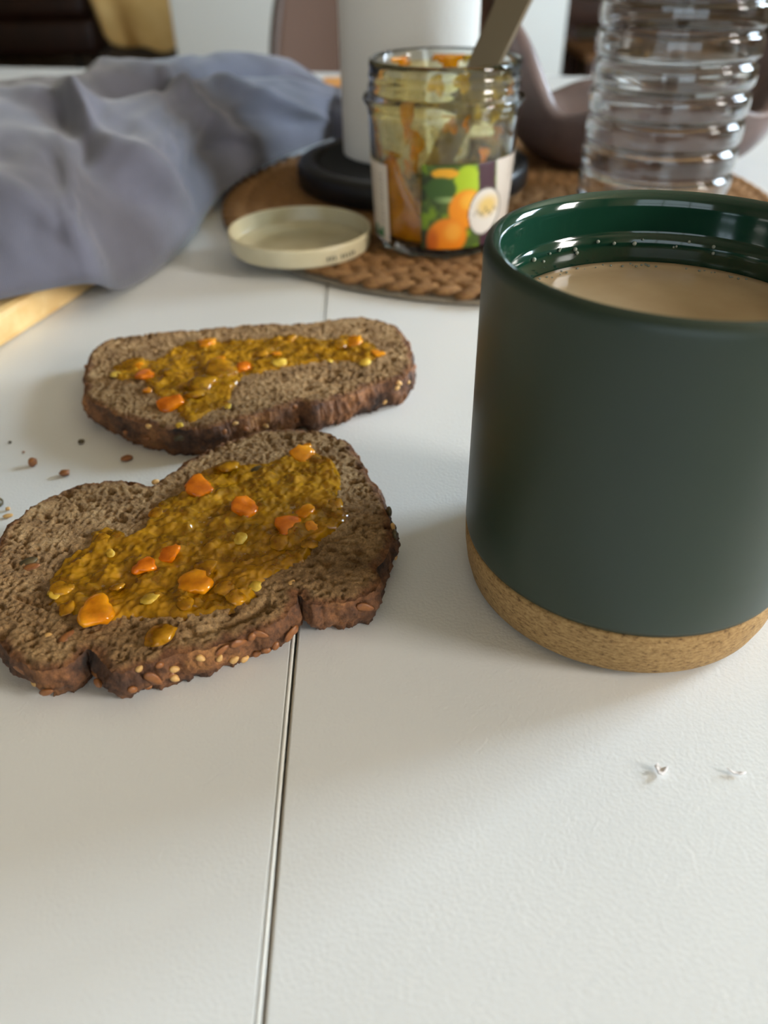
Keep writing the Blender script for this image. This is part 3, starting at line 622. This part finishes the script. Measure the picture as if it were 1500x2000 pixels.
# ------------------------------------------------------------------ marmalade jar
JX, JY = .0333, .4345
jar = thing('marmalade_jar', 'open glass marmalade jar with smeared walls and a fruit label', 'jar', (JX, JY, MT))
JH = .0884
def jr(z): return .0350+(.0386-.0350)*min(max(z/.066, 0), 1)
gout = [(.001, .0008), (.026, .0006), (.0318, .0), (.0336, .0006), (.0347, .0022), (jr(.005), .005)]+[(jr(z), z) for z in np.linspace(.01, .064, 10)]+[(.0390, .0675), (.0404, .0695), (.0411, .0712), (.0404, .0730), (.0385, .0742), (.0380, .0752), (.0384, .0766), (.0381, .0778), (.0374, .0795), (.0381, .0812), (.0378, .0826), (.0374, .0842), (.0378, .0858), (.0374, JH)]
gin = [(.0366, JH+.0003), (.0357, JH-.0006), (.0354, .080), (.0357, .072), (.0362, .066)]+[(jr(z)-.0024, z) for z in np.linspace(.062, .009, 9)]+[(.030, .0052), (.024, .0040), (.001, .0044)]
V, F = lathe(gout+gin, 144)
npf = len(gout+gin); V = np.array(V)
ang = np.arctan2(V[:, 1], V[:, 0]); fac = sstep(.016, .003, V[:, 2]); isout = np.tile(np.arange(npf) < len(gout), 144)
q8 = np.cos(math.pi/10)/np.cos(((ang+.2) % (2*math.pi/10))-math.pi/10); V[isout, :2] *= (1-(1-q8[isout])*fac[isout]*.8)[:, None]
obj('glass', V, F, M['glass'], jar)
cam_a = math.atan2(-JY, -JX)
# marmalade left in the jar
na_, nr_ = 96, 14; V = []; F = []
hfun = lambda a, r: 0.0165+.030*math.exp(-((((a-cam_a+math.radians(48)+math.pi) % (2*math.pi))-math.pi)/.42)**2)*(r/.032)**2+.0015*float(fbm(np.array([6*math.cos(a)*r/.03]), np.array([6*math.sin(a)*r/.03]), 3, 2)[0])
for i in range(na_):
    a = 2*math.pi*i/na_
    for (rr_, zz) in ((.002, .0046), (.024, .0044), (.0298, .0056)): V.append((rr_*math.cos(a), rr_*math.sin(a), zz))
    top = hfun(a, .032)
    for k in range(5): z = .0092+(top-.0092)*k/4; r = jr(z)-.0022; V.append((r*math.cos(a), r*math.sin(a), z))
    for k in range(1, nr_): r = (jr(top)-.0022)*(1-k/nr_)+.0008; V.append((r*math.cos(a), r*math.sin(a), hfun(a, r)))
nv = 3+5+nr_-1
for i in range(na_):
    j = (i+1) % na_
    for k in range(nv-1): F.append((i*nv+k, j*nv+k, j*nv+k+1, i*nv+k+1))
F.append(tuple(i*nv+nv-1 for i in range(na_))); F.append(tuple(i*nv for i in range(na_))[::-1])
tag(obj('marmalade', V, F, M['marm_fill'] if 'marm_fill' in M else jelly('marmalade_in_jar', (236, 156, 8), (226, 140, 6), 1.0), jar), 'orange marmalade left in the jar')
V, F = lathe([(jr(z)-.0026, z) for z in np.linspace(.012, .064, 16)]+[(.0356, .067), (.0351, .074), (.0349, .083)], 96); obj('marmalade_film', V, F, M['film'], jar)
def smear(u, v, wpx, hpx, back=False, mat=None, k=0):
    d = ray(u, v); o = _C-np.array([JX, JY, MT]); r = .0350
    A = d[0]**2+d[1]**2; B = 2*(o[0]*d[0]+o[1]*d[1]); Cc = o[0]**2+o[1]**2-r*r; D = max(B*B-4*A*Cc, 0)
    t = (-B+(1 if back else -1)*math.sqrt(D))/(2*A); p = o+d*t; a0 = math.atan2(p[1], p[0]); z0 = p[2]; s = np.dot(d*t, _fw)/FPX
    fo_ = max(.35, abs(math.cos(a0-cam_a))); da = wpx*s/r/fo_; dz = hpx*s/.85; V = []; F = []; n1, n2 = 9, 20
    for i in range(n1):
        for j in range(n2):
            th = 2*math.pi*j/n2; q = i/(n1-1); wob = 1+.28*math.sin(3*th+k)+.16*math.sin(5*th+2*k)
            aa = a0+q*da*wob*math.cos(th); zz = z0+q*dz*wob*math.sin(th); zz = min(max(zz, .008), .0855)
            ri = (jr(zz)-.00265 if zz < .064 else .0350)-.00022-.0016*(1-q*q); V.append((ri*math.cos(aa), ri*math.sin(aa), zz))
    for i in range(n1-1):
        for j in range(n2): jj = (j+1) % n2; F.append((i*n2+j, (i+1)*n2+j, (i+1)*n2+jj, i*n2+jj))
    obj('marmalade_smear', V, F, mat or M['peel'], jar)
SMS = [(880, 115, 26, 22, True, 'peel'), (785, 113, 18, 15, True, 'peel'), (857, 112, 12, 8, True, 'marm'), (915, 108, 9, 12, True, 'pulp'), (853, 165, 16, 17, False, 'pulp'), (904, 160, 15, 17, False, 'pulp'), (797, 236, 11, 32, False, 'peel'), (812, 285, 14, 30, False, 'peel'), (735, 242, 8, 16, False, 'peel'), (740, 285, 8, 18, False, 'marm'), (880, 245, 14, 12, False, 'marm'), (910, 240, 6, 14, False, 'marm'), (975, 255, 9, 14, True, 'deep'), (944, 302, 9, 15, False, 'deep'), (800, 330, 12, 14, False, 'marm'), (842, 352, 12, 20, False, 'marm'), (997, 175, 9, 12, False, 'marm'), (970, 118, 10, 10, True, 'marm'), (728, 175, 9, 12, False, 'marm'), (768, 305, 14, 10, False, 'pulp'), (895, 285, 9, 12, True, 'pulp'), (770, 345, 10, 30, False, 'marm')]
for k, (u_, v_, w_, h_, bk, mt) in enumerate(SMS): smear(u_, v_, w_, h_, bk, {'deep': M['peel'], 'peel': M['smear'], 'marm': M['smear'], 'pulp': M['pulp']}[mt], k)
# printed labels wrapped on the glass
def blend(c, n, m): return c*(1-m[..., None])+np.array(lin(n))*m[..., None]
def wrap_label(name, a0, a1, z0, z1, colf, n1=120, n2=60):
    A = np.radians(np.linspace(a0, a1, n1))[:, None]+0*np.zeros((1, n2)); Zz = np.linspace(z0, z1, n2)[None, :]+np.zeros((n1, 1))
    R = np.vectorize(jr)(Zz)+.00025; an = cam_a+A
    V = np.stack([R*np.cos(an), R*np.sin(an), Zz], -1).reshape(-1, 3)
    F = [(i*n2+j, (i+1)*n2+j, (i+1)*n2+j+1, i*n2+j+1) for i in range(n1-1) for j in range(n2-1)]
    o = obj(name, V, F, M['label'], jar); set_col(o.data, 'print', colf(np.degrees(A), Zz*1000).reshape(-1, 3))
    md = o.modifiers.new('paper', 'SOLIDIFY'); md.thickness = .00012; md.offset = 1
    return o
def front_print(A, Z):                       # leaves and kumquats beside a plum stripe, an oval emblem and a pale panel
    x = 124*np.sin(np.radians(A)); y = Z; c = np.zeros(A.shape+(3,))+np.array(lin((74, 96, 36)))
    n = fbm(A*.16, Z*.22, 4, 3); c = blend(c, (40, 52, 26), sstep(.0, .35, n)*sstep(22, 0, x+14)); c = blend(c, (120, 150, 30), sstep(.05, .4, -n))
    el = lambda cx, cy, rx, ry, s=.12: sstep(1+s, 1-s, np.sqrt(((x-cx)/rx)**2+((y-cy)/ry)**2))
    c = blend(c, (176, 204, 40), el(42, 38, 22, 9)); c = blend(c, (238, 174, 40), el(6, 43.5, 22, 2.4)); c = blend(c, (60, 92, 34), el(0, 36, 26, 6)); c = blend(c, (150, 176, 110), el(8, 31, 22, 1.6)*sstep(-20, 20, x))
    c = blend(c, (244, 150, 24), el(44, 26, 30, 9.5)); c = blend(c, (250, 184, 60), el(48, 30, 14, 4, .5))
    c = blend(c, (240, 138, 22), el(14, 12.5, 34, 9.4)); c = blend(c, (250, 172, 60), el(24, 15, 14, 4.5, .6)); c = blend(c, (206, 100, 14), el(-12, 10, 10, 6, .5))
    c = blend(c, (66, 34, 48), sstep(0, 2, x-(74-.35*y))*sstep(0, 2, (104-.35*y)-x)); c = blend(c, (214, 206, 196), sstep(0, 2, x-(104-.35*y)))
    c = blend(c, (70, 60, 56), el(76, 23.5, 28, 12.2, .02)); c = blend(c, (224, 218, 208), el(76, 23.5, 26.2, 11.3, .02)); c = blend(c, (222, 192, 120), el(80, 26, 17, 5, .5))
    sc = np.abs(np.sin(x*.42)+.7*np.sin(x*.9+1)-(y-23.2)*.75); c = blend(c, (84, 72, 54), sstep(.55, .15, sc)*el(77, 23.2, 20, 2.8, .1))
    c = blend(c, (90, 76, 72), sstep(.3, .1, np.abs(np.sin(x*1.3)+np.sin(y*1.1)))*sstep(112, 114, x)*sstep(34, 36, y)*.8)
    return c
def back_print(A, Z):                        # a narrow strip of small print with a green mark near the foot
    c = np.zeros(A.shape+(3,))+np.array(lin((226, 214, 198))); mid = sstep(-86, -84, A)*sstep(-52, -54, A)
    ln_ = sstep(.2, .6, np.sin(Z*3.4))*mid*sstep(14, 15, Z)*sstep(41, 40, Z)*sstep(.15, .3, .5+.5*fbm(A*.7, np.round(Z*.55)*3, 6, 2)); c = blend(c, (120, 108, 98), ln_*.7)
    c = blend(c, (70, 130, 80), sstep(-74, -73, A)*sstep(-55, -56, A)*sstep(6.5, 7, Z)*sstep(12.8, 12.3, Z)); c = blend(c, (226, 214, 198), sstep(-66, -65.5, A)*sstep(8, 9, Z-.35*(A+66))*sstep(-59, -60, A)*.9); return c
tag(wrap_label('front_label', -15, 118, .0060, .0475, front_print), 'paper label printed with kumquats, green leaves and an oval emblem')
tag(wrap_label('back_label', -97, -47, .0052, .0445, back_print), 'narrow pale label strip with small print')

# ------------------------------------------------------------------ knife standing in the jar
kb = np.array([JX-.004, JY-.006, MT+.018]); ka = on_y(955, 105, JY+.006); kd = ka-kb; kd /= np.linalg.norm(kd)
kt = on_y(1003, 0, JY+.012); kd2 = kt-ka; kd2 /= np.linalg.norm(kd2)
ktop = ka+kd2*.085; kbot = ka-kd2*.075; kbot[2] = max(kbot[2], MT+.010)
wid = _rt-kd2*np.dot(_rt, kd2); wid /= np.linalg.norm(wid); wid = wid*.94-np.cross(kd2, wid)*.34; wid /= np.linalg.norm(wid); kn = np.cross(wid, kd2)
kn_root = thing('table_knife', 'flat metal knife handle leaning out of the marmalade jar', 'knife', tuple(kbot))
def strip(name, p0, p1, w0, w1, th, mat, parent):
    V = []; F = []; n = 14
    for i in range(n):
        t = i/(n-1); c = p0*(1-t)+p1*t-kbot; w = w0*(1-t)+w1*t
        if i == n-1: w *= .7
        for (a, b) in ((-1, -.5), (-.9, -1), (.9, -1), (1, -.5), (1, .5), (.9, 1), (-.9, 1), (-1, .5)): V.append(c+wid*w*a+kn*th*b)
    for i in range(n-1):
        for k in range(8): F.append((i*8+k, i*8+(k+1) % 8, (i+1)*8+(k+1) % 8, (i+1)*8+k))
    F.append(tuple(range(8))[::-1]); F.append(tuple((n-1)*8+k for k in range(8)))
    return obj(name, V, F, mat, parent, smooth=False)
strip('handle', ka-kd2*.012, ktop, .0078, .0100, .0013, M['steel'], kn_root)
strip('blade', kbot, ka-kd2*.012, .0062, .0074, .0007, M['steel'], kn_root)

# ------------------------------------------------------------------ paper towel on its black holder
HX, HY, HR = .0226, .5562, .0776
ho = thing('towel_holder', 'round black paper towel holder with a ribbed recessed base', 'holder', (HX, HY, MT))
V, F = lathe([(.001, 0), (HR-.004, 0), (HR-.0015, .001), (HR, .003), (HR, .0125), (HR-.001, .0148), (HR-.003, .0160), (HR-.0105, .0160), (HR-.0125, .0150), (HR-.0130, .0125), (.001, .0125)], 128); obj('base', V, F, M['black'], ho)
for k in range(25):
    y = -.060+k*.005; w = math.sqrt(max((HR-.014)**2-y*y, 0))
    if w > .008: r_ = box('rib', -w, w, y-.0012, y+.0012, .0124, .0136, M['black_rib'], ho)
TX, TY, TRr = .0206, .5790, .0450
tube('rod', [(TX-HX, TY-HY, .012), (TX-HX, TY-HY, .33)], .008, M['black'], ho)
tw = thing('paper_towel_roll', 'white paper towel roll standing on the black holder', 'paper towel', (TX, TY, MT+.0138))
nr2 = 200; V = []; F = []
prof_r = [(.020, .0), (.0435, .0), (.0447, .0006), (.045, .002)]+[(.045, z) for z in np.linspace(.012, .222, 20)]+[(.0447, .2244), (.0435, .225), (.020, .225)]
V, F = lathe(prof_r, nr2); V = np.array(V); an = np.arctan2(V[:, 1], V[:, 0]); k_ = np.hypot(V[:, 0], V[:, 1]) > .03
V[k_, :2] *= (1+.006*fbm(an[k_]*3, V[k_, 2]*9, 2, 2))[:, None]; obj('paper_roll', V, F, M['paper'], tw)
V, F = lathe([(.0200, .0005), (.0200, .2245), (.0186, .2245), (.0186, .0005), (.0200, .0005)], 64); obj('card_core', V, F, M['tube'], tw)
V = []; F = []; n1, n2 = 12, 14                 # loose lower corner of the outer sheet resting on the base
for i in range(n1):
    for j in range(n2):
        a = math.radians(-122+i*4.0); q = j/(n2-1); r = .0453+.024*(1-q)**2*(i/(n1-1)); V.append((r*math.cos(a), r*math.sin(a), .0008+.060*q+.0016*math.sin(i)*(1-q)))
for i in range(n1-1):
    for j in range(n2-1): F.append((i*n2+j, (i+1)*n2+j, (i+1)*n2+j+1, i*n2+j+1))
o = obj('loose_corner', V, F, M['paper'], tw); md = o.modifiers.new('ply', 'SOLIDIFY'); md.thickness = .0005

# ------------------------------------------------------------------ water bottle
BX, BY, BR = .1597, .4729, .0425
bt = thing('water_bottle', 'clear ribbed plastic water bottle behind the green mug', 'bottle', (BX, BY, MT))
def br(z):
    if z < .006: return BR-.006*(1-z/.006)**2
    if z < .195:
        g_ = abs(((z-.0005) % .0136)/.0136-.5)*2          # 1 at a groove
        return BR-.0020*float(sstep(.62, 1.0, np.array(g_)))+.0004*(1-g_)
    if z < .262: q = (z-.195)/.067; return BR*(1-q)**1.0*.62+.0135+(BR*.38-.0135)*(1-q)**2
    return .0135
zs = list(np.linspace(.0, .195, 240))+list(np.linspace(.197, .275, 30))
th_ = .0005
outp = [(.001, .004), (.020, .003), (.030, .0005)]+[(br(z), z+.0002) for z in zs]
inp = [(max(br(z)-th_, .002), z+.0002) for z in reversed(zs) if z > .003]+[(.028, .0016), (.02, .0036), (.001, .0046)]
V, F = lathe(outp+inp, 144); obj('bottle_wall', V, F, M['pet'], bt)
WL = .0855
wp = [(.001, .0048), (.02, .0038), (.028, .0020)]+[(br(z)-th_-.00012, z+.0002) for z in zs if .0032 < z < WL]+[(br(WL)-th_-.0002, WL+.0004), (br(WL)-th_-.0012, WL+.0002), (.03, WL), (.001, WL)]
wt = thing('water', 'still water standing in the ribbed plastic bottle', 'water', (BX, BY, MT)); V, F = lathe(wp, 144); obj('water_body', V, F, M['water'], wt)
V, F = lathe([(.001, .290), (.014, .290), (.0152, .2885), (.0155, .270), (.0145, .270), (.0145, .287), (.001, .288)], 64); obj('cap', V, F, M['cap'], bt)

# ------------------------------------------------------------------ mauve wavy bowl
wbx, wby = .189, .606
bw = thing('serving_dish', 'long mauve stoneware dish with upswept ends, behind the bottle', 'dish', (wbx, wby, MT+.0004))
na2 = 160; prof_b = [(.0, .0), (.60, .0), (.70, .02), (.86, .16), (.955, .45), (.995, .82), (1.0, .97), (.985, 1.03), (.94, 1.05), (.89, 1.02), (.84, .80), (.70, .42), (.45, .25), (.0, .22)]
V = []; F = []; npb = len(prof_b)
for i in range(na2):
    a = 2*math.pi*i/na2; c, sn = math.cos(a), math.sin(a)
    rimz = .044-.008*math.exp(-((abs(c)-.64)/.2)**2)+.046*float(sstep(.66, 1.0, np.array(abs(c))))
    for (r, z) in prof_b:
        flare = 1+.10*z*abs(c)**3
        V.append((.103*r*c*flare, .056*r*sn, z*rimz if z > .5 else z*.036+(z/.5)*(.5*rimz-.018)))
for i in range(na2):
    j = (i+1) % na2
    for k in range(npb-1): F.append((i*npb+k, j*npb+k, j*npb+k+1, i*npb+k+1))
o = obj('dish_body', V, F, M['mauve'], bw); md = o.modifiers.new('smooth', 'SUBSURF'); md.levels = md.render_levels = 1

# small honey-coloured piece of wood by the cloth end
p = on_z(651, 183, 0)
wc = tag(prism('wooden_block', [(p[0]-.012, p[1]-.03), (p[0]+.012, p[1]-.03), (p[0]+.012, p[1]+.03), (p[0]-.012, p[1]+.03)], .0002, .012, M['honey'], None, .002), 'small honey-coloured wooden block on the table beyond the cloth', 'block')

# ------------------------------------------------------------------ brown dining chair across the table
CY = 1.56
ch = thing('dining_chair', 'brown dining chair with a rounded woven back, beyond the table', 'chair', (.018, CY, FZ))
ol = []
for i in range(61):
    t = i/60*math.pi; ol.append((.205*math.copysign(abs(math.cos(t))**.75, math.cos(t)), .62+.36*math.sin(t)**.8))
V = []; F = []; nI, nJ = 40, 24
for i in range(nI):
    zz = .46+.50*i/(nI-1); hw = .205*max(0, (1-max(0, (zz-.62)/.345)**2.4))**.5 if zz > .62 else .205-.02*(.62-zz)/.16
    for j in range(nJ): x = hw*(-1+2*j/(nJ-1)); V.append((x, .05-(x/.2)**2*.06+(zz-.46)*.16, zz))
for i in range(nI-1):
    for j in range(nJ-1): F.append((i*nJ+j, i*nJ+j+1, (i+1)*nJ+j+1, (i+1)*nJ+j))
o = obj('woven_back', V, F, M['weave'], ch); md = o.modifiers.new('t', 'SOLIDIFY'); md.thickness = .012
ed = [V[i*nJ] for i in range(nI)]+[V[i*nJ+nJ-1] for i in reversed(range(nI))]
tube('back_frame', ed, .009, M['chair_metal'], ch)
o = box('seat', -.22, .22, -.40, .06, .43, .475, M['weave'], ch, .018, 3)
for (x, y) in ((-.19, -.36), (.19, -.36), (-.18, .03), (.18, .03)): tube('leg', [(x*1.08, y*1.05, 0), (x, y, .44)], [.010, .013], M['chair_metal'], ch)

# ------------------------------------------------------------------ white sideboard, sofa, draped armchair, bench
sb = thing('sideboard', 'plain white sideboard standing behind the brown dining chair', 'sideboard', (0, 2.6, FZ))
box('carcass', -.585, .545, 0, .40, .06, .84, M['sidewhite'], sb, .004)
box('top_panel', -.59, .55, -.01, .41, .84, .865, M['sidewhite'], sb, .004)
box('plinth', -.55, .51, .03, .38, 0, .06, M['dark_metal'], sb)
for k in range(2): dd = box('door', -.575+k*.56, -.575+k*.56+.55, .40, .418, .08, .83, M['sidewhite'], sb, .003); 

so = thing('leather_sofa', 'dark brown leather sofa on thin black legs by the far wall', 'sofa', (-1.88, 6.0, FZ))
box('base', -1.6, .0, 0, .85, .19, .41, M['leather'], so, .05, 4)
for k in range(2): box('seat_cushion', -1.42+k*.70, -1.42+k*.70+.69, -.02, .65, .41, .54, M['leather'], so, .04, 4)
box('backrest', -1.58, -.05, .62, .88, .38, .88, M['leather'], so, .06, 4)
box('armrest', -1.62, -1.43, -.01, .86, .18, .66, M['leather'], so, .05, 4)
for (x, y) in ((-.03, .04), (-.16, .06), (-1.5, .05), (-.05, .78), (-1.5, .78)): tube('leg', [(x, y, 0), (x, y, .21)], .014, M['dark_metal'], so)

ac = thing('armchair', 'taupe armchair with a tan throw hung over its back', 'armchair', (-.85, 4.0, FZ))
box('backrest', -.35, .36, .0, .13, .30, .80, M['armchair'], ac, .04, 3)
box('seat', -.35, .36, .12, .75, .30, .44, M['armchair'], ac, .03, 3)
for (x, y) in ((-.27, .04), (-.12, .70), (.30, .04), (.30, .70)): box('leg', x-.04, x+.04, y-.03, y+.03, 0, .32, M['armchair'], ac, .006)
V = []; F = []; nI, nJ = 80, 44
for i in range(nI):
    for j in range(nJ):
        a = i/(nI-1); q = j/(nJ-1); x = -.41+.82*a; wv_ = math.sin(a*26+math.sin(a*9)*2)
        if q < .3: t = 0; y = .20-(q/.3)*.23; z = .815-.05*((y-.065)/.135)**2+.003*wv_
        else:
            t = (q-.3)/.7; y = -.035-.022*(1+wv_)*t-.012; z = .79-(.30+.045*math.sin(a*8.5-.6)+.02*math.sin(a*21))*t
        V.append((x+.07*(1-a)*t, y, z))
for i in range(nI-1):
    for j in range(nJ-1): F.append((i*nJ+j, (i+1)*nJ+j, (i+1)*nJ+j+1, i*nJ+j+1))
o = tag(obj('throw_blanket', V, F, M['throw'], None), 'tan throw blanket hanging in folds over the taupe armchair', 'blanket'); o.location = (-.85, 4.0, FZ); md = o.modifiers.new('t', 'SOLIDIFY'); md.thickness = .008; md.offset = 1

bn_ = thing('wooden_bench', 'long wooden bench with a dark slatted back, behind the bottle', 'bench', (1.0, 3.6, FZ))
for k in range(4): box('seat_plank', -.15, 1.15, .0+k*.13, .12+k*.13, .42, .45, M['midwood'], bn_, .004)
for k in range(3): box('back_slat', -.15, 1.15, .53, .56, .50+k*.13, .60+k*.13, M['darkwood'], bn_, .004)
for (x, y) in ((-.10, .05), (1.10, .05), (-.10, .50), (1.10, .50)): box('leg', x-.035, x+.035, y-.03, y+.03, 0, .42, M['darkwood'], bn_, .004)
for x in (-.10, 1.10): box('back_post', x-.03, x+.03, .56, .60, .0, .92, M['darkwood'], bn_, .004)
